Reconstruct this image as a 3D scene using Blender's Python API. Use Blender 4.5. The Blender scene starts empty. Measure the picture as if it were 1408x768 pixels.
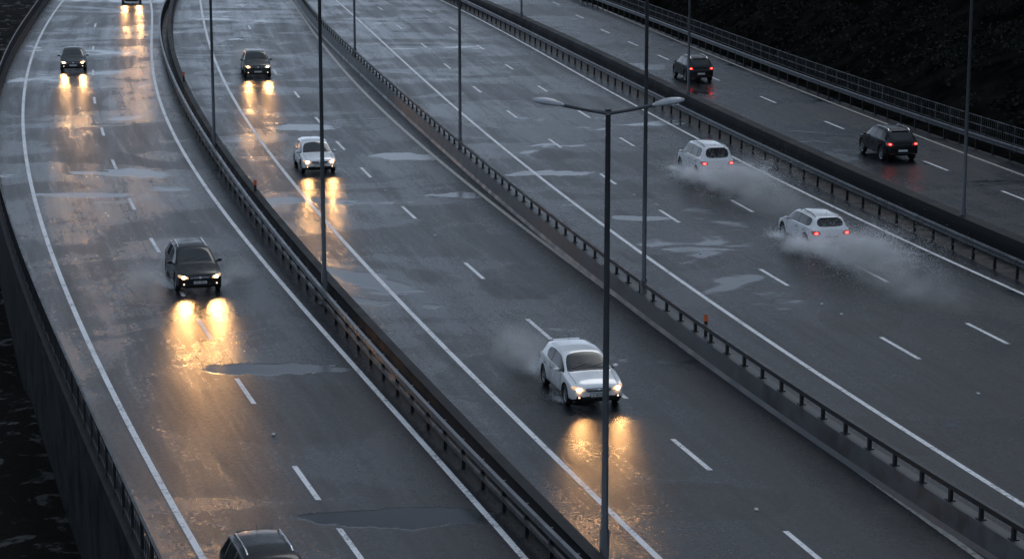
import bpy, bmesh, math, random
import numpy as np
from mathutils import Vector, Matrix
from mathutils.bvhtree import BVHTree
random.seed(7)
F=3150.0; CH=18.4; TH=math.atan(660/F)
def at(u,v,z=0.0):
    x=(u-704)/F; y=(384-v)/F
    d=Vector((x, math.cos(TH)+y*math.sin(TH), -math.sin(TH)+y*math.cos(TH)))
    t=(CH-z)/(-d.z)
    return Vector((d.x*t,d.y*t,z))
def fit(pts,z=0.0,deg=3):
    P=[at(u,v,z) for u,v in pts]
    Y=np.array([p.y for p in P]); X=np.array([p.x for p in P])
    c=np.polyfit((Y-100)/50,X,deg,w=1/Y)
    return (c,float(Y.min()),float(Y.max()))
L={
'R1L':fit([(88,0),(54,50),(38,100),(33,150),(37,215),(52,290),(80,380),(115,460),(160,545),(200,620),(240,700),(278,768)],0,4),
'R1R':fit([(207,0),(205,60),(212,110),(235,165),(262,220),(300,285),(345,345),(400,405),(470,485),(540,560),(620,645),(718,768)],0,4),
'RAIL':fit([(58,0),(28,40),(8,90),(-2,140),(-2,190),(10,255),(35,330),(75,425),(128,535),(180,640),(240,768)],1.15,4),
'G1':fit([(228,0),(222,50),(234,100),(262,150),(300,210),(345,275),(400,350),(470,425),(540,500),(620,590),(700,675),(800,768)],.85,4),
'B1':fit([(240,0),(245,80),(275,150),(320,210),(370,280),(430,345),(480,405),(560,490),(640,570),(730,660),(835,768)],.75,4),
'R2L':fit([(275,0),(285,50),(308,110),(345,175),(395,240),(440,300),(490,350),(560,420),(640,505),(720,590),(800,665),(908,768)],0,4),
'R2R':fit([(400,0),(440,60),(480,105),(540,160),(610,225),(700,300),(770,355),(850,410),(930,465),(1010,520),(1100,590),(1200,665),(1350,768)],0,4),
'G2':fit([(420,0),(450,30),(500,80),(560,130),(630,190),(700,248),(770,302),(840,350),(900,397),(970,443),(1060,505),(1150,565),(1250,630),(1408,720)],1.15,4),
'R3L':fit([(462,0),(510,45),(560,90),(620,140),(700,207),(780,275),(860,335),(940,390),(1040,455),(1140,520),(1240,590),(1330,645),(1408,695)],0,4),
'R3R':fit([(605,0),(680,38),(760,82),(850,130),(950,188),(1050,238),(1130,275),(1210,315),(1300,355),(1408,405)],0,3),
'G3':fit([(640,0),(700,30),(780,68),(870,112),(960,158),(1050,200),(1150,245),(1250,290),(1408,360)],.8,3),
'B3':fit([(670,0),(780,50),(900,102),(1000,150),(1100,195),(1200,240),(1300,282),(1408,325)],.95,3),
'R4R':fit([(800,0),(900,42),(1000,85),(1100,125),(1200,163),(1300,200),(1408,242)],0,3),
'G4':fit([(830,0),(950,45),(1050,82),(1150,120),(1250,153),(1350,185),(1408,205)],.85,3),
}
def X(name,Y,off=0.0):
    c,y0,y1=L[name]; d=np.polyder(c)
    def ev(y): return float(np.polyval(c,(y-100)/50)), float(np.polyval(d,(y-100)/50))/50
    if Y<y0: x,s=ev(y0); x+=s*(Y-y0)
    elif Y>y1:
        x,s=ev(y1); e=Y-y1; x+=s*e+.0004*e*e; s+=.0008*e
    else: x,s=ev(Y)
    return (x+off*math.sqrt(1+s*s), s)
def PX(name,Y,off=0.0):
    x,s=X(name,Y); n=math.sqrt(1+s*s)
    return x+off/n, Y-off*s/n, s
YS=list(np.arange(-30,60,3.0))+list(np.arange(60,220,2.0))+list(np.arange(220,440,5.0))

# ---------------------------------------------------------------- materials
def mat(name): 
    m=bpy.data.materials.new(name); m.use_nodes=True
    nt=m.node_tree; return m,nt,nt.nodes['Principled BSDF']
def noise(nt,vec,scale,detail=4,rough=.55,dist=0):
    n=nt.nodes.new('ShaderNodeTexNoise'); n.inputs['Scale'].default_value=scale
    n.inputs['Detail'].default_value=detail; n.inputs['Roughness'].default_value=rough; n.inputs['Distortion'].default_value=dist
    if vec: nt.links.new(vec,n.inputs['Vector'])
    return n.outputs['Fac']
def ramp(nt,fac,a,b,lo=0.0,hi=1.0):
    n=nt.nodes.new('ShaderNodeMapRange'); n.interpolation_type='SMOOTHSTEP'
    for i,v in zip((1,2,3,4),(a,b,lo,hi)): n.inputs[i].default_value=v
    nt.links.new(fac,n.inputs[0]); return n.outputs[0]
def math_(nt,op,a,b=None,c=None):
    n=nt.nodes.new('ShaderNodeMath'); n.operation=op
    for i,v in enumerate((a,b,c)):
        if v is None: continue
        if isinstance(v,(int,float)): n.inputs[i].default_value=v
        else: nt.links.new(v,n.inputs[i])
    return n.outputs[0]
def mixf(nt,f,a,b):
    n=nt.nodes.new('ShaderNodeMix'); n.data_type='FLOAT'
    for i,v in ((0,f),(2,a),(3,b)):
        if isinstance(v,(int,float)): n.inputs[i].default_value=v
        else: nt.links.new(v,n.inputs[i])
    return n.outputs[0]
def mixc(nt,f,a,b):
    n=nt.nodes.new('ShaderNodeMix'); n.data_type='RGBA'
    for i,v in ((0,f),(6,a),(7,b)):
        if isinstance(v,(int,float)): n.inputs[i].default_value=v
        elif isinstance(v,tuple): n.inputs[i].default_value=(*v,1)
        else: nt.links.new(v,n.inputs[i])
    return n.outputs[2]
def pos(nt): return nt.nodes.new('ShaderNodeNewGeometry').outputs['Position']
def mapping(nt,vec,scale,rot=0,loc=(0,0,0)):
    n=nt.nodes.new('ShaderNodeMapping'); n.inputs['Scale'].default_value=scale; n.inputs['Rotation'].default_value=(0,0,rot); n.inputs['Location'].default_value=loc
    nt.links.new(vec,n.inputs['Vector']); return n.outputs[0]
def bump(nt,bs,h,strength,dist):
    n=nt.nodes.new('ShaderNodeBump'); n.inputs['Strength'].default_value=strength; n.inputs['Distance'].default_value=dist
    nt.links.new(h,n.inputs['Height']); nt.links.new(n.outputs[0],bs.inputs['Normal']); return n
def simple(name,col,rough=.5,metal=0,var=.25,scale=3,coat=0,bmp=0,spec=.5):
    m,nt,b=mat(name); p=pos(nt)
    n=noise(nt,p,scale,5)
    c=mixc(nt,ramp(nt,n,.3,.7),tuple(v*(1-var) for v in col),tuple(min(1,v*(1+var)) for v in col))
    nt.links.new(c,b.inputs['Base Color'])
    nt.links.new(ramp(nt,n,.3,.7,max(0,rough-.1),min(1,rough+.1)),b.inputs['Roughness'])
    b.inputs['Metallic'].default_value=metal; b.inputs['Coat Weight'].default_value=coat; b.inputs['Coat Roughness'].default_value=.06
    b.inputs['Specular IOR Level'].default_value=spec
    if bmp: bump(nt,b,noise(nt,p,scale*8,4),.6,bmp)
    return m
def emis(name,col,st):
    m,nt,b=mat(name); b.inputs['Base Color'].default_value=(*col,1); b.inputs['Emission Color'].default_value=(*col,1); b.inputs['Emission Strength'].default_value=st
    return m
def blob(nt,P,wob,spots):
    out=None
    for x,y,rx,ry in spots:
        ln=nt.nodes.new('ShaderNodeVectorMath'); ln.operation='LENGTH'
        nt.links.new(mapping(nt,P,(1/rx,1/ry,0),0,(-x/rx,-y/ry,0)),ln.inputs[0])
        d=math_(nt,'ADD',ln.outputs['Value'],wob)
        r=ramp(nt,d,1.0,.86)
        out=r if out is None else math_(nt,'MAXIMUM',out,r)
    return out
def asphalt(name,seed,puddles,repairs):
    m,nt,b=mat(name)
    uv=nt.nodes.new('ShaderNodeUVMap').outputs[0]
    P0=pos(nt)
    add=nt.nodes.new('ShaderNodeVectorMath'); add.operation='ADD'; add.inputs[1].default_value=(seed*31.7,seed*17.3,0)
    nt.links.new(P0,add.inputs[0]); P=add.outputs[0]
    big=noise(nt,mapping(nt,P,(.07,.09,1)),1,3,.5,1.4)
    mid=noise(nt,mapping(nt,P,(.35,.30,1)),1,5,.6,.6)
    fine=noise(nt,P,6,7,.80)
    grain=noise(nt,P,26,2,.6)
    streak=noise(nt,mapping(nt,uv,(7,.09,1)),1,6,.70)
    wob=math_(nt,'MULTIPLY',math_(nt,'SUBTRACT',mid,.5),2.4)
    sep=nt.nodes.new('ShaderNodeSeparateXYZ'); nt.links.new(uv,sep.inputs[0])
    tr=math_(nt,'COSINE',math_(nt,'MULTIPLY',sep.outputs[0],4*math.pi))
    track=math_(nt,'MULTIPLY_ADD',tr,-.5,.5)
    comb=math_(nt,'ADD',math_(nt,'MULTIPLY',big,.72),math_(nt,'MULTIPLY',mid,.28))
    pud=ramp(nt,comb,.590,.625)
    if puddles: pud=math_(nt,'MAXIMUM',pud,blob(nt,P0,wob,puddles))
    sheet=ramp(nt,comb,.44,.56)
    edge=ramp(nt,math_(nt,'ABSOLUTE',math_(nt,'SUBTRACT',comb,.50)),.008,.0)
    dark=blob(nt,P0,math_(nt,'MULTIPLY',wob,.25),repairs) if repairs else None
    film=math_(nt,'ADD',math_(nt,'MULTIPLY',sheet,.66),math_(nt,'MULTIPLY',track,.26))
    film=math_(nt,'ADD',film,math_(nt,'MULTIPLY',edge,.22))
    if dark: film=math_(nt,'SUBTRACT',film,math_(nt,'MULTIPLY',dark,.5))
    rough=mixf(nt,film,.36,.18)
    rough=math_(nt,'ADD',rough,math_(nt,'MULTIPLY',math_(nt,'SUBTRACT',streak,.5),.36))
    rough=math_(nt,'ADD',rough,math_(nt,'MULTIPLY',math_(nt,'SUBTRACT',fine,.5),.50))
    rough=mixf(nt,pud,rough,mixf(nt,fine,.06,.22))
    cl=nt.nodes.new('ShaderNodeClamp'); cl.inputs['Min'].default_value=.05; nt.links.new(rough,cl.inputs[0])
    nt.links.new(cl.outputs[0],b.inputs['Roughness'])
    col=mixc(nt,fine,(.003,.004,.006),(.021,.025,.032))
    col=mixc(nt,ramp(nt,streak,.35,.7,0,.6),col,(.006,.008,.011))
    if dark: col=mixc(nt,math_(nt,'MULTIPLY',dark,.6),col,(.003,.0035,.005))
    col=mixc(nt,pud,col,(.008,.010,.014))
    nt.links.new(col,b.inputs['Base Color'])
    b.inputs['IOR'].default_value=1.35
    h=math_(nt,'ADD',math_(nt,'MULTIPLY',fine,.7),math_(nt,'MULTIPLY',grain,.45))
    h=math_(nt,'MULTIPLY',h,mixf(nt,pud,1.0,.14))
    bump(nt,b,h,.8,.028)
    return m
def sp(u,v,wpx,hpx):
    a=at(u,v); c=at(u+wpx/2,v); d=at(u,v-hpx/2); e=at(u,v+hpx/2); return (a.x,a.y,c.x-a.x,(d.y-e.y)/2)
M_road=[asphalt('wet_asphalt_1',1,[sp(352,507,230,20),sp(545,712,300,26),sp(115,268,150,7),sp(450,508,90,8)],[sp(385,565,380,88),sp(140,225,110,36)]),
        asphalt('wet_asphalt_2',2,[sp(640,268,150,8),sp(560,215,100,12),sp(420,175,90,10)],[sp(700,520,220,80),sp(330,60,60,20),sp(960,690,260,60),sp(720,385,150,50)]),
        asphalt('wet_asphalt_3',3,[sp(960,343,120,7),sp(760,238,150,8),sp(880,300,120,7)],[sp(935,360,130,26),sp(1180,440,120,40),sp(760,212,70,16),sp(1200,600,300,60)]),
        asphalt('wet_asphalt_4',4,[],[sp(1290,235,160,40),sp(1000,112,100,24)])]
M_shoulder=simple('wet_shoulder',(.010,.011,.012),.45,0,.5,1.5,bmp=.02,spec=.3)
M_conc=simple('wet_concrete',(.045,.049,.054),.45,0,.6,1.2,bmp=.006)
M_dconc=simple('stained_concrete',(.011,.012,.014),.6,0,.7,.7,bmp=.006,spec=.15)
M_steel=simple('galvanised_steel',(.10,.108,.12),.35,.6,.35,2)
M_dsteel=simple('painted_dark_steel',(.014,.016,.019),.4,.2,.3,2)
M_pole=simple('pole_steel',(.080,.088,.098),.4,.1,.2,1)
M_lamp=simple('lamp_housing',(.36,.38,.40),.35,.2,.12,4)
M_lens=simple('lamp_lens',(.6,.62,.62),.15,0,.05,4)
M_soil=simple('wet_soil',(.006,.006,.0055),.95,0,.6,.5,bmp=.1,spec=.0)
M_bush=simple('foliage',(.018,.020,.018),.9,0,.6,.5,spec=.0)
M_grass=simple('grass',(.018,.019,.013),.8,0,.6,1.2,spec=.05)
def paintmat():
    m,nt,b=mat('road_paint'); P=pos(nt)
    f=noise(nt,P,7,6,.75); g=noise(nt,P,.8,3)
    w=ramp(nt,math_(nt,'ADD',math_(nt,'MULTIPLY',f,.7),math_(nt,'MULTIPLY',g,.3)),.36,.52)
    nt.links.new(mixc(nt,w,(.15,.155,.16),(.74,.75,.77)),b.inputs['Base Color'])
    nt.links.new(ramp(nt,f,.3,.7,.25,.5),b.inputs['Roughness'])
    bump(nt,b,f,.3,.01); return m
M_paint=paintmat()
def paintdull():
    m,nt,b=mat('worn_road_paint'); P=pos(nt)
    f=noise(nt,P,7,6,.75)
    nt.links.new(mixc(nt,ramp(nt,f,.35,.55),(.10,.095,.085),(.42,.405,.37)),b.inputs['Base Color'])
    b.inputs['Roughness'].default_value=.4; return m
M_dull=paintdull()

# ---------------------------------------------------------------- mesh helpers
def mesh_obj(name,verts,faces,mats,fm=None,uvs=None,smooth=False,parent=None):
    me=bpy.data.meshes.new(name); me.from_pydata([tuple(v) for v in verts],[],faces)
    for m in (mats if isinstance(mats,list) else [mats]): me.materials.append(m)
    if fm: 
        for p,i in zip(me.polygons,fm): p.material_index=i
    if smooth: me.polygons.foreach_set('use_smooth',[True]*len(me.polygons))
    if uvs is not None:
        l=me.uv_layers.new(name='UVMap')
        for lp in me.loops: l.data[lp.index].uv=uvs[lp.vertex_index]
    me.update()
    o=bpy.data.objects.new(name,me); bpy.context.scene.collection.objects.link(o)
    if parent: o.parent=parent
    return o
class B:
    def __init__(s): s.v=[];s.f=[];s.m=[]
    def add(s,vs,fs,m=0):
        o=len(s.v); s.v+= [tuple(v) for v in vs]; s.f+=[tuple(i+o for i in f) for f in fs]; s.m+=[m]*len(fs)
    def box(s,c,sz,rz=0,m=0):
        c=Vector(c);R=Matrix.Rotation(rz,3,'Z')
        vs=[c+R@Vector((x*sz[0]/2,y*sz[1]/2,z*sz[2]/2)) for x in(-1,1) for y in(-1,1) for z in(-1,1)]
        s.add(vs,[(0,1,3,2),(4,6,7,5),(0,4,5,1),(2,3,7,6),(0,2,6,4),(1,5,7,3)],m)
    def tube(s,pts,rads,n=8,m=0,cap=True):
        pts=[Vector(p) for p in pts]; rings=[]
        for i,p in enumerate(pts):
            t=(pts[min(i+1,len(pts)-1)]-pts[max(i-1,0)]).normalized()
            a=t.cross(Vector((0,0,1))).normalized() if abs(t.z)<=.9 else Vector((1,0,0))
            b=t.cross(a).normalized(); r=rads[i] if isinstance(rads,(list,tuple)) else rads
            rings.append([p+a*r*math.cos(2*math.pi*k/n)+b*r*math.sin(2*math.pi*k/n) for k in range(n)])
        vs=[v for r in rings for v in r]; fs=[]
        for i in range(len(pts)-1):
            for k in range(n): fs.append((i*n+k,i*n+(k+1)%n,(i+1)*n+(k+1)%n,(i+1)*n+k))
        if cap: fs+= [tuple(range(n)),tuple(reversed(range((len(pts)-1)*n,len(pts)*n)))]
        s.add(vs,fs,m)
    def sweep(s,line,prof,ys,m=0,closed=True):
        n=len(prof); vs=[]; fs=[]
        for Y in ys:
            for o,z in prof:
                x,y,_=PX(line,Y,o); vs.append((x,y,z))
        for i in range(len(ys)-1):
            for k in range(n if closed else n-1): fs.append((i*n+k,i*n+(k+1)%n,(i+1)*n+(k+1)%n,(i+1)*n+k))
        s.add(vs,fs,m)
    def obj(s,name,mats,smooth=False,parent=None): return mesh_obj(name,s.v,s.f,mats,s.m,None,smooth,parent)

def strip(name,cols,z,mt,edge=None,lanes=1,nsub=1,ys=YS):
    vs=[];uv=[];fs=[];n=len(cols)
    for Y in ys:
        if edge: a=X(edge[0],Y)[0]; b_=X(edge[1],Y)[0]
        for l,o in cols:
            x=X(l,Y,o)[0]; vs.append((x,Y,z)); uv.append((((x-a)/(b_-a))*lanes if edge else x,Y))
    for i in range(len(ys)-1):
        for k in range(n-1): fs.append((i*n+k,i*n+k+1,(i+1)*n+k+1,(i+1)*n+k))
    return mesh_obj(name,vs,fs,mt,None,uv)

# ---------------------------------------------------------------- ground and roads
strip('road',[('RAIL',-.15),('R1L',0),('R1R',0),('G1',.05)],0,M_road[0],('R1L','R1R'),2)
strip('median',[('G1',.05),('B1',-.05)],0,M_shoulder)
strip('road',[('B1',-.05),('R2L',0),('R2R',0),('G2',0)],0,M_road[1],('R2L','R2R'),2)
strip('road',[('G2',0),('R3L',0),('R3R',0),('G3',-.1)],0,M_road[2],('R3L','R3R'),3)
strip('median',[('G3',-.1),('B3',0)],0,M_shoulder)
strip('road',[('B3',0),('R4R',0),('G4',.1)],0,M_road[3],('B3','R4R'),2)
def edge_line(line,w=.18,m=M_paint,off=0): 
    return strip('lane_line',[(line,off-w/2),(line,off+w/2)],.004,m)
for l in ('R1L','R1R','R2L','R3L','R3R'): edge_line(l)
edge_line('R2R',.2,M_dull); edge_line('R4R',.17,M_dull)
edge_line('B3',.15,M_dull,.75)
def dashes(cent,a,b,length=3.2,w=.16):
    g=B()
    for u,v in cent:
        p=at(u,v); sa=X(a,p.y)[1]; sb=X(b,p.y)[1]; xa=X(a,p.y)[0]; xb=X(b,p.y)[0]
        t=(p.x-xa)/(xb-xa)
        vs=[]
        for k in range(5):
            Y=p.y+(k/4-.5)*length; xx=X(a,Y)[0]*(1-t)+X(b,Y)[0]*t
            vs+= [(xx-w/2,Y,.004),(xx+w/2,Y,.004)]
        g.add(vs,[(2*k,2*k+1,2*k+3,2*k+2) for k in range(4)])
    return g.obj('lane_markings',M_paint)
dashes([(131,35),(128,67),(128,100),(130,138),(141,181),(157,226),(181,280),(213,337),(245,395),(281,452),(337,537),(421,663),(486,753)],'R1L','R1R')
dashes([(333,8),(343,38),(356,68),(378,99),(408,130),(438,166),(468,200),(503,237),(562,292),(652,372),(741,452),(840,530),(950,624),(1113,757)],'R2L','R2R')
dashes([(523,12),(549,37),(583,63),(615,91),(656,123),(704,157),(763,197),(836,246),(920,297),(1064,381),(1237,478)],'R3L','R3R')
dashes([(590,15),(622,40),(660,65),(700,92),(746,122),(803,157),(862,195),(935,235),(1020,283),(1198,376),(1357,458)],'R3L','R3R')
dashes([(765,5),(797,23),(832,43),(870,60),(912,79),(980,107),(1056,137),(1147,172),(1215,200),(1287,228),(1397,270)],'B3','R4R')
g=B()
for u,v in [(598,324),(376,597),(1130,418),(1157,432),(872,268),(1040,700),(1345,541),(963,348),(530,262)]:
    p=at(u,v); g.box((p.x,p.y,.012),(.10,.22,.02))
g.obj('road_studs',M_lamp)

from mathutils import noise as mn
def terrain():
    vs=[];fs=[]
    xs=[-900,-500,-300,-150]+list(np.arange(-90,0,2.5))+[0,40,150,300,600,900]
    ys=[-300,-100]+list(np.arange(-20,260,4.0))+[300,400,600,1000,2000]
    for y in ys:
        for x in xs: vs.append((x,y,-4.3+.5*mn.noise(Vector((x*.15,y*.15,0)))+.15*mn.noise(Vector((x*.7,y*.7,3)))))
    n=len(xs)
    for j in range(len(ys)-1):
        for i in range(n-1): fs.append((j*n+i,j*n+i+1,(j+1)*n+i+1,(j+1)*n+i))
    m,nt,b=mat('muddy_ground'); P=pos(nt)
    w=ramp(nt,noise(nt,P,.9,5,.65,.8),.54,.64)
    f=noise(nt,P,5,6,.7)
    nt.links.new(mixc(nt,f,(.004,.004,.004),(.016,.0155,.013)),b.inputs['Base Color'])
    nt.links.new(mixf(nt,w,.9,.35),b.inputs['Roughness'])
    b.inputs['IOR'].default_value=1.33
    nt.links.new(mixf(nt,w,.06,.16),b.inputs['Specular IOR Level'])
    bump(nt,b,math_(nt,'MULTIPLY',f,mixf(nt,w,1,.4)),.8,.15)
    return mesh_obj('ground',vs,fs,m,smooth=True)
terrain()
g=B(); g.sweep('RAIL',[(-.45,-6),(-.45,-.35),(-.55,-.33),(-.55,.22),(-.1,.24),(-.1,-6)],YS)
wall=g.obj('retaining_wall',M_dconc)
g=B()
for z in (1.12,.35): g.sweep('RAIL',[(-.36,z-.03),(-.36,z+.03),(-.29,z+.03),(-.29,z-.03)],YS)
Y=-20
while Y<330:
    x,y,s=PX('RAIL',Y,-.325)
    g.box((x,y,.67),(.07,.07,.9),-math.atan(s))
    st=.28
    for k in range(1,6):
        x,y,s=PX('RAIL',Y+k*st,-.325); g.box((x,y,.73),(.022,.022,.74),0)
    Y+=6*st
g.obj('railing',M_dsteel)

# guardrails
def wbeam(o,z,side=-1,d=.08):
    return [(o,z-.155),(o+side*d,z-.11),(o+side*d,z-.05),(o+side*.02,z),(o+side*d,z+.05),(o+side*d,z+.11),(o,z+.155),(o+.008,z+.155),(o+.008,z-.155)]
def guardrail(line,top,side=-1,spacing=2.0,ms=M_steel,off=0):
    g=B()
    g.sweep(line,wbeam(off,top-.155,side),YS)
    Y=-20
    while Y<330:
        x,y,s=PX(line,Y,off+.07); g.box((x,y,(top-.03)/2),(.11,.07,top-.03),-math.atan(s),m=1)
        Y+=spacing
    return g.obj('guardrail',[ms,M_dsteel])
def tuberail(line,top,off=0,spacing=2.0):
    g=B()
    g.sweep(line,[(off-.09,top-.16),(off-.09,top),(off+.03,top),(off+.03,top-.16)],YS)
    g.sweep(line,[(off-.07,top-.50),(off-.07,top-.40),(off+.02,top-.40),(off+.02,top-.50)],YS,1)
    Y=-20
    while Y<330:
        x,y,s=PX(line,Y,off+.08); g.box((x,y,(top-.04)/2),(.1,.1,top-.04),-math.atan(s),m=1)
        Y+=spacing
    return g.obj('guardrail',[M_steel,M_dsteel])
tuberail('G1',.88)
g=B(); g.sweep('B1',[(-.50,0),(-.42,.12),(-.36,.75),(-.04,.75),(.02,.12),(.10,0)],YS); g.obj('concrete_barrier',M_dconc)
g=B(); g.sweep('G2',[(-.36,0),(-.28,.14),(-.20,.68),(.16,.68),(.24,.14),(.32,0)],YS); g.obj('concrete_barrier',M_conc)
g=B(); g.sweep('G2',[(-.10,1.0),(-.10,1.14),(.02,1.14),(.02,1.0)],YS)
Y=-20
while Y<330:
    x,y,s=PX('G2',Y,-.03); g.box((x,y,.84),(.09,.12,.33),-math.atan(s)); g.box((x,y,.69),(.2,.24,.03),-math.atan(s)); Y+=1.6
g.obj('guardrail',M_dsteel)
guardrail('G3',.82,-1,2.0,ms=M_steel)
g=B(); g.sweep('B3',[(-.75,0),(-.70,.3),(-.62,.95),(-.0,.95),(.08,.3),(.14,0)],YS); g.obj('concrete_barrier',M_dconc)
guardrail('G4',.85,-1,2.0)
g=B(); 
for z in (1.42,.95,.5): g.sweep('G4',[(1.25,z-.02),(1.25,z+.02),(1.30,z+.02),(1.30,z-.02)],YS)
Y=-20
while Y<330:
    x,y,s=PX('G4',Y,1.28); g.box((x,y,.72),(.06,.06,1.46),0)
    for k in range(1,8):
        x,y,s=PX('G4',Y+k*.25,1.28); g.box((x,y,.95),(.018,.018,.94),0)
    Y+=2
g.obj('fence',M_steel)
M_or=emis('orange_reflector',(.55,.10,.02),.05)
def delineator(line,u,v,off,z0,h):
    x,y,s=PX(line,at(u,v,z0).y,off); g=B(); g.box((x,y,z0+h/2),(.11,.06,h),0,1); g.box((x,y,z0+h-.12),(.13,.08,.22),0,0)
    g.obj('delineator_post',[M_or,M_dsteel])
delineator('G2',975,462,.08,.68,.75); delineator('B1',337,262,-.2,.75,.5); delineator('B1',263,112,-.2,.75,.6)

# hillside
vs=[];fs=[]; hs=[.1,1.6,3,5,8,12,17,23,30,40,55,80,120]
def hz(o,Y):
    if o<1.5: return 0.0
    e=o-1.5; return min(e*.62,16+e*.2)+ (mn.noise(Vector((o*.12,Y*.09,0)))*1.6+mn.noise(Vector((o*.5,Y*.4,5)))*.4)*min(1,e/4)
for Y in YS:
    for o in hs:
        x=X('G4',Y,0)[0]+o; vs.append((x,Y,hz(o,Y)))
n=len(hs)
for j in range(len(YS)-1):
    for i in range(n-1): fs.append((j*n+i,j*n+i+1,(j+1)*n+i+1,(j+1)*n+i))
mesh_obj('hillside',vs,fs,M_soil,smooth=True)
rng=np.random.default_rng(3)
def leafmass(name,n,fn,mt,size):
    v=np.zeros((n*4,3)); c=np.array([fn() for _ in range(n)])
    a=rng.normal(size=(n,3)); a/=np.linalg.norm(a,axis=1)[:,None]
    b=np.cross(a,rng.normal(size=(n,3))); b/=np.linalg.norm(b,axis=1)[:,None]
    s=rng.uniform(.5,1.2,size=(n,1))*size
    v[0::4]=c-a*s; v[1::4]=c-b*s*.5; v[2::4]=c+a*s; v[3::4]=c+b*s*.5
    return mesh_obj(name,v.tolist(),[(4*i,4*i+1,4*i+2,4*i+3) for i in range(n)],mt)
clumps=[(random.uniform(2.6,34),random.uniform(60,300),random.uniform(.6,1.9)) for _ in range(2600)]
def lf():
    o,Y,r=clumps[int(rng.integers(len(clumps)))]
    d=rng.normal(size=3)*r*.5
    return (X('G4',Y)[0]+o+d[0],Y+d[1],hz(o,Y)+.1+abs(d[2]))
leafmass('bushes',90000,lf,M_bush,.2)
tuft=[(random.uniform(-3,-26),random.uniform(40,150)) for _ in range(160)]
def gf():
    o,Y=tuft[int(rng.integers(len(tuft)))]
    return (X('RAIL',Y)[0]-1.2+o+rng.normal()*.5,Y+rng.normal()*.5,-4.1+abs(rng.normal())*.35)
leafmass('undergrowth',9000,gf,M_grass,.14)

# street lamps
def lamp(line,Y,off,h=11.9):
    x,y,s=PX(line,Y,off); e=bpy.data.objects.new('street_lamp',None); bpy.context.scene.collection.objects.link(e)
    e.location=(x,y,0)
    g=B(); g.tube([(0,0,0),(0,0,1.2),(0,0,1.25),(0,0,h)],[.115,.115,.085,.06],12); g.box((0,0,.02),(.4,.4,.04))
    g.tube([(0,0,h-.05),(0,0,h+.08)],[.075,.07],12)
    g.obj('pole',M_pole,True,e)
    a=B(); l=B(); k=B()
    for sd in(-1,1):
        a.tube([(0,0,h-.02),(sd*.5,0,h+.06),(sd*1.12,0,h+.18)],[.05,.045,.04],8)
        n=12; vs=[];st=[(1.02,.05,.03),(1.07,.09,.06),(1.25,.14,.11),(1.45,.16,.12),(1.65,.13,.09),(1.76,.07,.04)]
        for q,w,t in st:
            for i in range(n):
                an=2*math.pi*i/n; vs.append((sd*q,w*math.cos(an),h+.17+(q-1.05)*.16+t*max(math.sin(an),-.35)))
        fs=[(i*n+j,i*n+(j+1)%n,(i+1)*n+(j+1)%n,(i+1)*n+j) for i in range(len(st)-1) for j in range(n)]+[tuple(range(n)),tuple(range((len(st)-1)*n,len(st)*n))]
        l.add(vs,fs)
        k.box((sd*1.42,0,h+.195),(.42,.19,.03))
    a.obj('arms',M_pole,True,e); l.obj('luminaires',M_lamp,True,e); k.obj('lenses',M_lens,False,e)
    return e
lamp('G1',at(836,798).y,.92,11.3)
for (l,u,v,o) in [('G1',467,418,.28),('G1',297,215,.28),('G2',630,222,.0),('G2',886,428,.0),('G2',485,90,0),('B3',720,38,-.3),('B3',951,150,-.3),('B3',1343,325,-.3)]:
    lamp(l,at(u,v).y,o)

# ---------------------------------------------------------------- vehicles
M_glass=simple('car_glass',(.008,.010,.011),.12,0,.1,1,spec=.45)
M_tyre=simple('tyre_rubber',(.012,.012,.012),.7,0,.2,8)
M_rim=simple('alloy_rim',(.45,.46,.47),.3,.8,.1,5)
M_black=simple('black_trim',(.012,.012,.013),.35,0,.2,6)
M_chrome=simple('chrome',(.6,.6,.62),.15,1,.1,5)
M_plate=simple('plate_white',(.65,.65,.62),.4,0,.05,5)
M_ink=simple('plate_ink',(.01,.01,.01),.5,0,.0,5)
M_head=emis('headlight_bulb',(1.0,.66,.34),26)
M_head2=emis('headlight_reflector',(1.0,.62,.34),.5)
M_tail=emis('tail_light_lit',(1.0,.02,.015),28)
M_tdim=simple('tail_lens',(.28,.01,.01),.15,0,.1,5,coat=1)
M_fog=emis('side_light',(1,.75,.5),2)
PAINT={'white':simple('white_paint',(.78,.79,.80),.25,0,.03,2,coat=1),'black':simple('black_paint',(.006,.007,.008),.30,.0,.15,2,coat=.12,spec=.28),
'grey':simple('grey_green_paint',(.020,.024,.022),.25,.2,.15,2,coat=.3),'navy':simple('dark_paint',(.010,.013,.016),.25,.1,.15,2,coat=.3)}
KIND={
'hatchback':dict(L=4.15,w=.88,H=1.47,Bt=.93,hb=1.05,rf=1.85,rr=3.62,rb=3.98,r=.32),
'sedan':dict(L=4.5,w=.90,H=1.46,Bt=.93,hb=1.15,rf=1.95,rr=3.35,rb=3.95,r=.33),
'station_wagon':dict(L=4.4,w=.88,H=1.50,Bt=.94,hb=1.12,rf=1.85,rr=3.98,rb=4.26,r=.33,rails=1),
'suv':dict(L=4.4,w=.92,H=1.66,Bt=1.06,hb=1.12,rf=1.80,rr=3.92,rb=4.24,r=.37,rails=1),
'minivan':dict(L=4.5,w=.90,H=1.75,Bt=1.04,hb=.95,rf=1.70,rr=4.15,rb=4.38,r=.33,rails=1)}
cache={}
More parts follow.
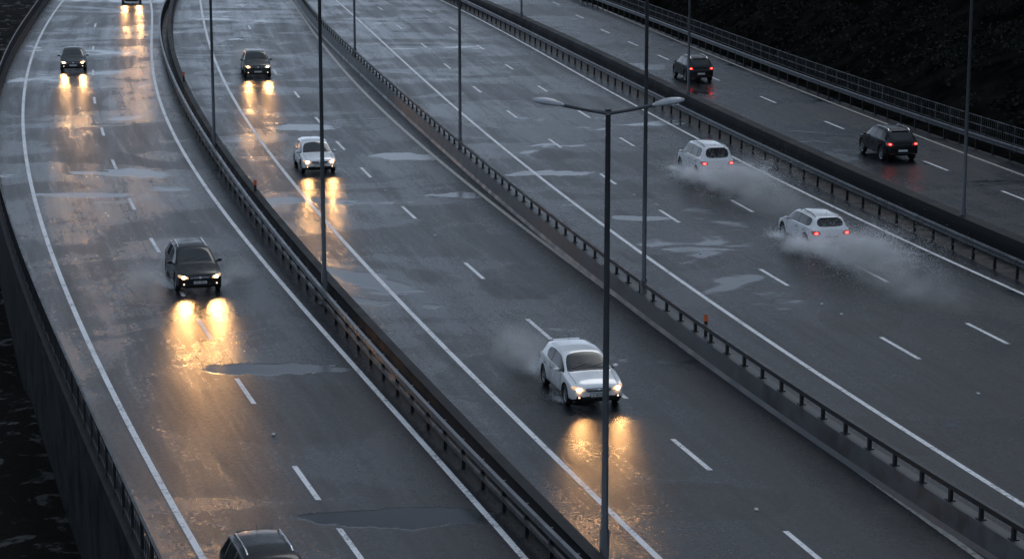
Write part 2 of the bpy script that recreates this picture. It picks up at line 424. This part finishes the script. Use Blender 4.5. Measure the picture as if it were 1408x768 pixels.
def shell(kind):
    if kind in cache: return cache[kind]
    k=KIND[kind]; Lc,w,H,Bt,hb,rf,rr,rb=[k[q] for q in('L','w','H','Bt','hb','rf','rr','rb')]
    g=.20 if kind!='suv' else .27
    bp=rf+(rr-rf)*.36; cp=rf+(rr-rf)*.76
    S=[(0,.68*w,.32,Bt-.36,.54*w,Bt-.30),(.03,.85*w,.24,Bt-.30,.66*w,Bt-.235),(.13,.94*w,g+.01,Bt-.23,.75*w,Bt-.16),(.42,.99*w,g,Bt-.14,.79*w,Bt-.07),(.8,w,g,Bt-.07,.82*w,Bt+.0),
       (hb-.03,w,g,Bt-.02,.85*w,Bt+.045),(hb+.03,w,g,Bt-.02,.85*w,Bt+.08),(rf-.04,w,g,Bt,.74*w,H-.075),(rf+.10,w,g,Bt,.73*w,H-.03),
       (bp-.05,w,g,Bt+.01,.73*w,H),(bp+.05,w,g,Bt+.01,.73*w,H),(cp-.05,w,g,Bt+.03,.72*w,H-.02),(cp+.05,w,g,Bt+.03,.72*w,H-.025),
       (rr-.05,.975*w,g+.01,Bt+.05,.70*w,H-.07),(rr+.02,.97*w,g+.02,Bt+.05,.70*w,H-.10)]
    S+= [(rb,.94*w,g+.03,Bt+.02,.73*w,Bt+.10)]
    if kind=='sedan': S+=[(rb+.06,.94*w,g+.03,Bt+.01,.72*w,Bt+.08),(Lc-.14,.90*w,g+.05,Bt-.02,.72*w,Bt+.05)]
    S+= [(Lc-.05 if kind=='sedan' else min(rb+.07,Lc-.06),.92*w,g+.06,Bt-.06,.70*w,Bt+.02),(Lc-.03,.89*w,g+.07,Bt-.16,.70*w,Bt-.10),(Lc,.80*w,g+.12,Bt-.38,.64*w,Bt-.34)]
    vs=[];n=16
    for s,ww,zb,zs,wt,zt in S:
        E=Vector((wt,zt-.05)); p4=Vector((ww*.965,zs))
        if E.y<p4.y+.01: E.y=p4.y+.01
        pp=[(0,zb),(ww*.86,zb),(ww*.985,zb+.11),(ww*1.0,(zb+zs)/2+.04),tuple(p4),tuple(p4.lerp(E,.10)),tuple(p4.lerp(E,.90)),(wt*.955,max(zt-.012,E.y+.01)),(0,zt+.025)]
        full=[(y,z) for y,z in pp]+[(-y,z) for y,z in reversed(pp[1:-1])]
        vs+=[(Lc/2-s,y,z) for y,z in full]
    fs=[];fm=[]
    for i in range(len(S)-1):
        s0=S[i][0];s1=S[i+1][0]; sm=(s0+s1)/2
        for j in range(n):
            jj=j if j<8 else 15-j
            fs.append((i*n+j,(i+1)*n+j,(i+1)*n+(j+1)%n,i*n+(j+1)%n))
            m=0
            if jj in(0,1): m=2 
            if jj==5 and hb<sm<rr-.06: m=2 if abs(sm-bp)<.03 else 1
            if jj==5 and kind in('hatchback','sedan') and sm>cp+.04: m=0
            if jj==5 and abs(sm-cp)<.03: m=0 if kind in('hatchback','sedan') else 2
            if jj==7 and hb+.0<sm<rf and s1-s0>.2: m=1
            if jj==7 and abs(sm-hb)<.02: m=2
            if jj==7 and rr<sm<rb: m=1
            fm.append(m)
    for end,base in((0,0),(1,(len(S)-1)*n)):
        for j in range(0,8):
            a,b_=base+j,base+j+1; c=base+(n-j-1)%n; d=base+(n-j)%n
            q=list(dict.fromkeys([a,b_,c,d]))
            if len(q)>=3: fs.append(tuple(q if end==0 else reversed(q))); fm.append(2 if j<2 else 0)
    me=bpy.data.meshes.new('shell'); me.from_pydata(vs,[],fs)
    for m in (PAINT['white'],M_glass,M_black): me.materials.append(m)
    for p,i in zip(me.polygons,fm): p.material_index=i; p.use_smooth=True
    bm=bmesh.new(); bm.from_mesh(me); bmesh.ops.recalc_face_normals(bm,faces=bm.faces); 
    cr=bm.edges.layers.float.new('crease_edge')
    for e in bm.edges:
        if len(e.link_faces)==2 and e.link_faces[0].material_index!=e.link_faces[1].material_index: e[cr]=.85
    bm.to_mesh(me); bm.free()
    o=bpy.data.objects.new('tmp',me); bpy.context.scene.collection.objects.link(o)
    md=o.modifiers.new('s','SUBSURF'); md.levels=2; md.render_levels=2
    cm=bpy.data.meshes.new('cut'); bm=bmesh.new()
    fa=.80; ra=Lc-.82
    for s in(fa,ra):
        for sd in(-1,1):
            bmesh.ops.create_cone(bm,cap_ends=True,segments=28,radius1=k['r']+.055,radius2=k['r']+.055,depth=.5,
              matrix=Matrix.Translation((Lc/2-s,sd*(w-.02),k['r']+.01))@Matrix.Rotation(math.pi/2,4,'X'))
    for f in bm.faces: f.material_index=2
    bm.to_mesh(cm); bm.free()
    for m in (PAINT['white'],M_glass,M_black): cm.materials.append(m)
    co=bpy.data.objects.new('cut',cm); bpy.context.scene.collection.objects.link(co)
    bo=o.modifiers.new('b','BOOLEAN'); bo.operation='DIFFERENCE'; bo.object=co; bo.solver='EXACT'
    bpy.context.view_layer.update(); dg=bpy.context.evaluated_depsgraph_get()
    out=bpy.data.meshes.new_from_object(o.evaluated_get(dg))
    bpy.data.objects.remove(o); bpy.data.objects.remove(co)
    bm=bmesh.new(); bm.from_mesh(out); bvh=BVHTree.FromBMesh(bm); bm.free()
    cache[kind]=(out,bvh,k,bp,cp,fa,ra); return cache[kind]
def patch(g,bvh,corners,dirn,nu=8,nv=4,off=.008,m=0,rnd=0):
    c=[Vector(q) for q in corners]; d=Vector(dirn).normalized(); vs=[];ok=[]
    for j in range(nv+1):
        for i in range(nu+1):
            a=i/nu;b=j/nv
            if rnd:
                A=2*a-1;C=2*b-1; a2=(A*math.sqrt(1-C*C/2*rnd)+1)/2;b2=(C*math.sqrt(1-A*A/2*rnd)+1)/2
            else: a2,b2=a,b
            p=(c[0]*(1-a2)+c[1]*a2)*(1-b2)+(c[3]*(1-a2)+c[2]*a2)*b2
            h=bvh.ray_cast(p-d*4,d)
            if h[0] is None or (h[0]-(p-d*4)).length>(4.0 if abs(d.z)>.5 else 3.6): vs.append(p);ok.append(False)
            else: vs.append(h[0]-d*off+ (h[1]*off*.6 if h[1].dot(d)<0 else Vector())); ok.append(True)
    fs=[]
    for j in range(nv):
        for i in range(nu):
            q=(j*(nu+1)+i,j*(nu+1)+i+1,(j+1)*(nu+1)+i+1,(j+1)*(nu+1)+i)
            if all(ok[t] for t in q): fs.append(q)
    g.add(vs,fs,m)
def wheel(name,r,parent,loc,sd):
    g=B(); n=28; prof=[(r-.10,.07),(r-.06,.105),(r-.02,.10),(r,.07),(r,-.07),(r-.02,-.10),(r-.08,-.105)]
    vs=[];fs=[]
    for i in range(n):
        a=2*math.pi*i/n
        for q,y in prof: vs.append((q*math.cos(a),sd*y,q*math.sin(a)))
    m=len(prof)
    for i in range(n):
        for j in range(m-1): fs.append((i*m+j,i*m+j+1,((i+1)%n)*m+j+1,((i+1)%n)*m+j))
    g.add(vs,fs,0)
    vs=[];fs=[]
    pr=[(r-.10,.072),(r-.125,.06),(r-.135,.0)]
    for i in range(n):
        a=2*math.pi*i/n
        for q,y in pr: vs.append((q*math.cos(a),sd*y,q*math.sin(a)))
    for i in range(n):
        for j in range(2): fs.append((i*3+j,i*3+j+1,((i+1)%n)*3+j+1,((i+1)%n)*3+j))
    g.add(vs,fs,1)
    g.add([((r-.13)*math.cos(2*math.pi*i/n),sd*.0,(r-.13)*math.sin(2*math.pi*i/n)) for i in range(n)],[tuple(range(n))],2)
    for i in range(5):
        a=2*math.pi*i/5+.3; ca,sa=math.cos(a),math.sin(a)
        def P(q,t,y): return (q*ca-t*sa,sd*y,q*sa+t*ca)
        vs=[P(.03,-.035,.07),P(.03,.035,.07),P(r-.12,.028,.055),P(r-.12,-.028,.055),P(.03,-.035,.02),P(.03,.035,.02),P(r-.12,.028,.01),P(r-.12,-.028,.01)]
        g.add(vs,[(0,1,2,3),(0,3,7,4),(1,5,6,2)],1)
    g.add([(.05*math.cos(2*math.pi*i/10),sd*.075,.05*math.sin(2*math.pi*i/10)) for i in range(10)],[tuple(range(10))],1)
    o=g.obj(name,[M_tyre,M_rim,M_black],False,parent); o.location=loc; return o
def text(s,parent,loc,rot,size):
    c=bpy.data.curves.new('t','FONT'); c.body=s; c.size=size; c.align_x='CENTER'; c.align_y='CENTER'; c.extrude=.002
    o=bpy.data.objects.new('t',c); bpy.context.scene.collection.objects.link(o)
    bpy.context.view_layer.update(); me=bpy.data.meshes.new_from_object(o.evaluated_get(bpy.context.evaluated_depsgraph_get()))
    bpy.data.objects.remove(o); me.materials.clear(); me.materials.append(M_ink)
    q=bpy.data.objects.new('plate_text',me); bpy.context.scene.collection.objects.link(q); q.parent=parent; q.location=loc; q.rotation_euler=rot
def car(kind,paint,u,v,a,b,side,lit='head',txt='',beam=200):
    base,bvh,k,bp,cp,fa,ra=shell(kind); Lc,w,H,Bt=k['L'],k['w'],k['H'],k['Bt']; r=k['r']
    p=at(u,v)
    xa,xb=X(a,p.y)[0],X(b,p.y)[0]; t=(p.x-xa)/(xb-xa); s=X(a,p.y)[1]*(1-t)+X(b,p.y)[1]*t
    d=Vector((s,1,0)).normalized()*side
    c=p+ (d*Lc/2 if side>0 else -d*Lc/2); c.z=0
    e=bpy.data.objects.new(kind,None); bpy.context.scene.collection.objects.link(e)
    e.location=c; e.rotation_euler=(0,0,math.atan2(d.y,d.x))
    me=base.copy(); me.materials[0]=PAINT[paint]
    o=bpy.data.objects.new('body',me); bpy.context.scene.collection.objects.link(o); o.parent=e
    for i,(ss,sd) in enumerate([(fa,1),(fa,-1),(ra,1),(ra,-1)]): wheel('wheel_%d'%(i+1),r,e,(Lc/2-ss,sd*(w-.115),r),sd)
    g=B(); zf=Bt-.32
    D=(-1,0,0)
    for sd in(-1,1):
        y0,y1=sd*.50*w,sd*.93*w
        patch(g,bvh,[(0,y0,zf-.04),(0,y1,zf+.03),(0,y1,zf+.13),(0,y0,zf+.06)],D,12,6,.010,4 if lit=='head' else 0,.5)
        if lit=='head':
            yc=sd*.70*w
            patch(g,bvh,[(0,yc-.08,zf-.02),(0,yc+.08,zf-.01),(0,yc+.08,zf+.08),(0,yc-.08,zf+.07)],D,8,6,.022,1,1)
            h=bvh.ray_cast(Vector((4,yc,zf+.03)),Vector((-1,0,0)))[0]
            ld=bpy.data.lights.new('headlamp','SPOT'); ld.energy=beam; ld.color=(1,.50,.17); ld.shadow_soft_size=.07; ld.spot_size=math.radians(58); ld.spot_blend=.8
            lo=bpy.data.objects.new('headlamp_beam',ld); bpy.context.scene.collection.objects.link(lo); lo.parent=e
            lo.location=(h.x+.10,yc,zf+.03); lo.rotation_euler=(0,-math.radians(90-11),0)
        patch(g,bvh,[(0,sd*.60*w,.36),(0,sd*.80*w,.36),(0,sd*.80*w,.45),(0,sd*.60*w,.45)],D,5,3,.008,2,.8)
        if lit=='head': patch(g,bvh,[(0,sd*.67*w,.375),(0,sd*.74*w,.375),(0,sd*.74*w,.435),(0,sd*.67*w,.435)],D,4,4,.016,3,1)
    g.obj('headlights',[M_chrome,M_head,M_black,M_fog,M_head2],True,e)
    g=B(); patch(g,bvh,[(0,-.42*w,zf-.05),(0,.42*w,zf-.05),(0,.48*w,zf+.06),(0,-.48*w,zf+.06)],D,12,4,.010,0,.25)
    for q in(-.015,.025): patch(g,bvh,[(0,-.43*w,zf+q),(0,.43*w,zf+q),(0,.43*w,zf+q+.010),(0,-.43*w,zf+q+.010)],D,12,1,.018,1)
    patch(g,bvh,[(0,-.52*w,.27),(0,.52*w,.27),(0,.48*w,.40),(0,-.48*w,.40)],D,12,4,.010,0,.2)
    patch(g,bvh,[(0,-.05,zf-.03),(0,.05,zf-.03),(0,.05,zf+.065),(0,-.05,zf+.065)],D,5,5,.026,1,1)
    g.obj('grille',[M_black,M_chrome],True,e)
    g=B(); g.box((Lc/2+.015,0,.455),(.02,.50,.105),0,0); g.box((Lc/2+.008,0,.455),(.02,.53,.13),0,1)
    g.box((-Lc/2-.012,0,.60),(.03,.50,.105),0,0); g.box((-Lc/2-.005,0,.60),(.03,.53,.13),0,1)
    g.obj('number_plates',[M_plate,M_black],False,e)
    if txt:
        if side<0: text(txt,e,(Lc/2+.027,0,.455),(math.pi/2,0,math.pi/2),.105)
        else: text(txt,e,(-Lc/2-.029,0,.60),(math.pi/2,0,-math.pi/2),.105)
    g=B(); D2=(1,0,0); zt=Bt-.14
    for sd in(-1,1):
        patch(g,bvh,[(0,sd*.52*w,zt-.05),(0,sd*.93*w,zt-.07),(0,sd*.93*w,zt+.13),(0,sd*.58*w,zt+.08)],D2,10,6,.012,0,.5)
        if lit=='tail': patch(g,bvh,[(0,sd*.68*w,zt-.02),(0,sd*.84*w,zt-.02),(0,sd*.84*w,zt+.05),(0,sd*.68*w,zt+.05)],D2,5,5,.024,1,.9)
        patch(g,bvh,[(0,sd*.6*w,.40),(0,sd*.8*w,.40),(0,sd*.8*w,.44),(0,sd*.6*w,.44)],D2,5,2,.01,0)
    g.obj('tail_lights',[M_tdim,M_tail],True,e)
    g=B(); patch(g,bvh,[(0,-.66*w,.26),(0,.66*w,.26),(0,.66*w,.39),(0,-.66*w,.39)],D2,12,4,.008,0,.2)
    patch(g,bvh,[(0,-.32*w,.53),(0,.32*w,.53),(0,.34*w,.69),(0,-.34*w,.69)],D2,8,3,.004,0,.2)
    for sd in(-1,1):
        Ds=(0,-sd,0)
        for s_ in(k['hb']+.22,bp,cp+.02):
            x=Lc/2-s_; patch(g,bvh,[(x-.010,0,.32),(x+.010,0,.32),(x+.010,0,Bt-.02),(x-.010,0,Bt-.02)],Ds,1,8,.003,0)
        for s_ in(bp-.16,cp-.14):
            x=Lc/2-s_; patch(g,bvh,[(x-.09,0,Bt-.13),(x+.09,0,Bt-.13),(x+.09,0,Bt-.10),(x-.09,0,Bt-.10)],Ds,4,1,.02,1 if paint!='white' else 0)
    xh=Lc/2-k['hb']
    for sd in(-1,1):
        patch(g,bvh,[(Lc/2-.25,sd*.74*w,.5),(xh+.03,sd*.80*w,.5),(xh+.03,sd*.785*w,.5),(Lc/2-.25,sd*.725*w,.5)],(0,0,-1),10,1,.003,0)
    for y0 in(-.50,.06):
        patch(g,bvh,[(xh-.10,y0,.5),(xh-.24,y0+.46,.5),(xh-.26,y0+.46,.5),(xh-.12,y0,.5)],(0,0,-1),6,1,.012,0)
    g.obj('trim',[M_black,M_chrome],False,e)
    g=B()
    for sd in(-1,1):
        c0=Vector((xh-.33,sd*(w+.08),Bt+.06)); vs=[];n=10
        for i in range(7):
            ph=math.pi*i/6
            for j in range(n):
                an=2*math.pi*j/n; vs.append(c0+Vector((.06*math.sin(ph)*math.cos(an),.10*math.cos(ph),.06*math.sin(ph)*math.sin(an))))
        g.add(vs,[(i*n+j,i*n+(j+1)%n,(i+1)*n+(j+1)%n,(i+1)*n+j) for i in range(6) for j in range(n)],0)
        g.box((c0.x,sd*(w-.0),Bt+.02),(.05,.12,.04),0,1)
    g.obj('door_mirrors',[PAINT[paint],M_black],True,e)
    g=B()
    if k.get('rails'):
        for sd in(-1,1):
            pts=[]
            for q in np.linspace(k['rf']+.25,k['rr']-.1,9):
                h=bvh.ray_cast(Vector((Lc/2-q,sd*.60*w,3)),Vector((0,0,-1))); z=h[0].z
                pts.append((Lc/2-q,sd*.60*w,z+(.05 if 0<len(pts)<8 else .0)))
            g.tube(pts,.018,6,0)
    h=bvh.ray_cast(Vector((Lc/2-k['rr']+.3,0,3)),Vector((0,0,-1)))[0]
    g.tube([h,h+Vector((-.10,0,.16))],.006,5,1)
    g.box((Lc/2-k['rr']-.02,0,H-.085),(.14,.98*w,.022),0,2)
    g.obj('roof_fittings',[M_chrome if paint!='white' else M_black,M_black,PAINT[paint]],False,e)
    return e
car('sedan','navy',101,99,'R1L','R1R',-1,beam=200)
car('minivan','grey',181,6,'R1L','R1R',-1,beam=280)
car('suv','grey',355,108,'R2L','R2R',-1,beam=180)
car('hatchback','white',440,240,'R2L','R2R',-1,beam=110)
car('station_wagon','black',276,404,'R1L','R1R',-1,txt='GPL 8631',beam=320)
car('hatchback','white',823,562,'R2L','R2R',-1,txt='E 4KERT',beam=130)
car('minivan','white',987,250,'R3L','R3R',1,lit='tail')
car('station_wagon','white',1143,347,'R3L','R3R',1,lit='tail',txt='CP 11 8T')
car('suv','black',964,114,'B3','R4R',1,lit='tail')
car('suv','black',1241,223,'B3','R4R',1,lit='tail')
car('station_wagon','black',400,885,'R1L','R1R',-1,beam=60)

# ---------------------------------------------------------------- spray: droplets thrown up by the wheels plus thin mist
def spraymat(name,dens,sc):
    m=bpy.data.materials.new(name); m.use_nodes=True; nt=m.node_tree; nt.nodes.clear()
    out=nt.nodes.new('ShaderNodeOutputMaterial'); v=nt.nodes.new('ShaderNodeVolumePrincipled')
    v.inputs['Color'].default_value=(.98,.99,1,1); v.inputs['Anisotropy'].default_value=.1
    tc=nt.nodes.new('ShaderNodeTexCoord'); ln=nt.nodes.new('ShaderNodeVectorMath'); ln.operation='LENGTH'
    nt.links.new(tc.outputs['Object'],ln.inputs[0])
    fall=ramp(nt,ln.outputs['Value'],.0,1.0,1,0)
    n=noise(nt,pos(nt),sc,2,.6,0)
    d=math_(nt,'MULTIPLY',math_(nt,'MULTIPLY',fall,ramp(nt,n,.30,.72)),dens)
    nt.links.new(d,v.inputs['Density']); nt.links.new(v.outputs[0],out.inputs['Volume']); return m
SM1=spraymat('spray_dense',2.4,1.1); SM2=spraymat('spray_mist',1.3,.9); SM3=spraymat('spray_thin',.5,.7)
m,nt,b=mat('water_droplets'); b.inputs['Base Color'].default_value=(.96,.98,1,1); b.inputs['Roughness'].default_value=.5
tl=nt.nodes.new('ShaderNodeBsdfTranslucent'); tl.inputs['Color'].default_value=(.96,.98,1,1)
mxs=nt.nodes.new('ShaderNodeMixShader'); mxs.inputs[0].default_value=.5
nt.links.new(b.outputs[0],mxs.inputs[1]); nt.links.new(tl.outputs[0],mxs.inputs[2]); nt.links.new(mxs.outputs[0],nt.nodes['Material Output'].inputs['Surface'])
M_drop=m
def spray(carobj,parts,jets,size=.008):
    root=bpy.data.objects.new('water_spray',None); bpy.context.scene.collection.objects.link(root)
    root.location=carobj.location; root.rotation_euler=carobj.rotation_euler
    for i,(c,s,m,ry) in enumerate(parts):
        me=bpy.data.meshes.new('plume'); bm=bmesh.new(); bmesh.ops.create_icosphere(bm,subdivisions=3,radius=1); bm.to_mesh(me); bm.free()
        me.materials.append(m); o=bpy.data.objects.new('mist_%d'%(i+1),me); bpy.context.scene.collection.objects.link(o)
        o.parent=root; o.location=c; o.scale=s; o.rotation_euler=(0,ry,0)
    pts=[]
    for (x0,y0,vx,vy,vz,spread,n,tmax) in jets:
        q=rng.beta(1.0,2.0,n)*tmax
        a=rng.normal(size=(n,3))*spread
        f=rng.uniform(.1,1,n)**.8
        x=x0-(vx*q)*(.45+.55*f)+a[:,0]*q*2.5+ .10*rng.normal(size=n)
        y=y0+vy*q*f+a[:,1]*q*2.2+.07*rng.normal(size=n)
        z=.04+vz*q*f-1.6*q*q*.5*f+np.abs(a[:,2])*q*1.9+.03*np.abs(rng.normal(size=n))
        k=np.array([mn.noise(Vector((x[i]*1.3,y[i]*1.8,z[i]*2.2))) for i in range(n)])
        keep=(z>.01)&(k>rng.uniform(-.55,.35,n))
        pts.append(np.stack([x,y,z],1)[keep])
    P=np.concatenate(pts); n=len(P)
    a=rng.normal(size=(n,3)); a/=np.linalg.norm(a,axis=1)[:,None]
    b_=np.cross(a,rng.normal(size=(n,3))); b_/=np.linalg.norm(b_,axis=1)[:,None]
    s=rng.uniform(.4,1.3,size=(n,1))*size
    v=np.zeros((n*4,3)); v[0::4]=P-a*s; v[1::4]=P-b_*s; v[2::4]=P+a*s; v[3::4]=P+b_*s
    mesh_obj('droplets',v.tolist(),[(4*i,4*i+1,4*i+2,4*i+3) for i in range(n)],M_drop,parent=root)
cars=[o for o in bpy.context.scene.objects if o.type=='EMPTY' and o.name.split('.')[0] in KIND]
def near(u,v):
    p=at(u,v); return min(cars,key=lambda o:(o.location-p).length)
for (u,v) in [(985,245),(1140,340)]:
    spray(near(u,v),[((-4.9,0,.45),(3.2,1.8,.95),SM1,.03),((-2.2,1.5,.3),(1.9,.8,.6),SM2,0),((-9.5,0,.45),(7,2.1,1.0),SM3,0)],
      [(-1.5,.75,5.0,.15,1.2,.30,110000,1.8),(-1.5,-.75,5.0,-.15,1.2,.30,110000,1.8),(-1.5,.85,2.6,1.9,1.2,.26,50000,1.1),(-1.5,-.85,2.4,-1.6,1.1,.25,30000,1.1),(1.2,.9,2.0,2.0,.9,.22,12000,.8),(1.2,-.9,2.0,-1.8,.8,.2,8000,.8)],.010)
spray(near(275,395),[((-3.2,0,.5),(3.0,1.6,.8),SM3,0),((-.6,1.9,.3),(1.5,.8,.55),SM2,0),((-.6,-1.9,.3),(1.5,.8,.55),SM2,0)],
      [(1.2,.95,1.8,1.9,1.2,.30,16000,.95),(1.2,-.95,1.8,-1.9,1.2,.30,16000,.95),(-1.5,.95,2.6,1.2,.9,.26,9000,1),(-1.5,-.95,2.6,-1.2,.9,.26,9000,1)],.006)
spray(near(823,555),[((-3.9,-.8,.5),(2.8,1.3,.9),SM2,0)],
      [(-1.4,-.8,3.8,-.8,1.6,.32,60000,1.2),(-1.4,.8,3.8,.4,1.1,.28,16000,1.2),(1.2,-.9,1.2,-.9,.4,.2,3500,.6)],.0055)
spray(near(440,238),[((-3.5,0,.5),(3.0,1.4,.8),SM3,0)],[(-1.4,-.8,3,-.5,1.0,.25,6000,1.1),(-1.4,.8,3,.5,1.0,.25,6000,1.1)])
spray(near(355,108),[((-4.5,0,.7),(5,1.8,1.2),SM2,0)],[(-1.4,-.8,3,-.9,1.2,.28,9000,1.3),(-1.4,.8,3,.9,1.2,.28,9000,1.3)])

# ---------------------------------------------------------------- sky, sun, camera
w=bpy.data.worlds.new('World'); bpy.context.scene.world=w; w.use_nodes=True; nt=w.node_tree
bg=nt.nodes['Background']
sky=nt.nodes.new('ShaderNodeTexSky'); sky.sky_type='NISHITA'; sky.sun_disc=False; sky.sun_elevation=math.radians(50); sky.sun_rotation=math.radians(20); sky.dust_density=4; sky.air_density=1
hs_=nt.nodes.new('ShaderNodeHueSaturation'); hs_.inputs['Saturation'].default_value=.3; hs_.inputs['Value'].default_value=.22
nt.links.new(sky.outputs[0],hs_.inputs['Color'])
tc=nt.nodes.new('ShaderNodeTexCoord'); sx=nt.nodes.new('ShaderNodeSeparateXYZ'); nt.links.new(tc.outputs['Generated'],sx.inputs[0])
gr=nt.nodes.new('ShaderNodeValToRGB'); nt.links.new(sx.outputs['Z'],gr.inputs[0])
el=gr.color_ramp.elements; T=(.775,.955,1.22)
def cc(v): return (v*T[0],v*T[1],v*T[2],1)
el[0].position=0; el[0].color=cc(9.5); el[1].position=1; el[1].color=cc(9.0)
for p_,v_ in((.10,11.0),(.17,9.0),(.25,5.2),(.33,2.1),(.45,1.6),(.68,4.4)): q=el.new(p_); q.color=cc(v_)
cn=noise(nt,mapping(nt,tc.outputs['Generated'],(1,1,3)),2.2,4,.5,.5)
cl=math_(nt,'MULTIPLY_ADD',cn,.8,.6)
mx=mixc(nt,.92,hs_.outputs[0],gr.outputs[0])
vm=nt.nodes.new('ShaderNodeVectorMath'); vm.operation='SCALE'; nt.links.new(mx,vm.inputs[0]); nt.links.new(cl,vm.inputs['Scale'])
nt.links.new(vm.outputs[0],bg.inputs['Color']); bg.inputs['Strength'].default_value=.085
sd=bpy.data.lights.new('sun','SUN'); sd.energy=.5; sd.angle=math.radians(25); sd.color=(1,.98,.96)
so=bpy.data.objects.new('sun',sd); bpy.context.scene.collection.objects.link(so)
so.rotation_euler=(math.radians(40),0,math.radians(160))
cam=bpy.data.cameras.new('camera'); co=bpy.data.objects.new('camera',cam); bpy.context.scene.collection.objects.link(co)
co.location=(0,0,CH); co.rotation_euler=(math.pi/2-TH,0,0); cam.sensor_width=36; cam.lens=F/1408*36; cam.clip_end=5000
bpy.context.scene.camera=co
bpy.context.scene.view_settings.view_transform='Standard'; bpy.context.scene.view_settings.look='None'
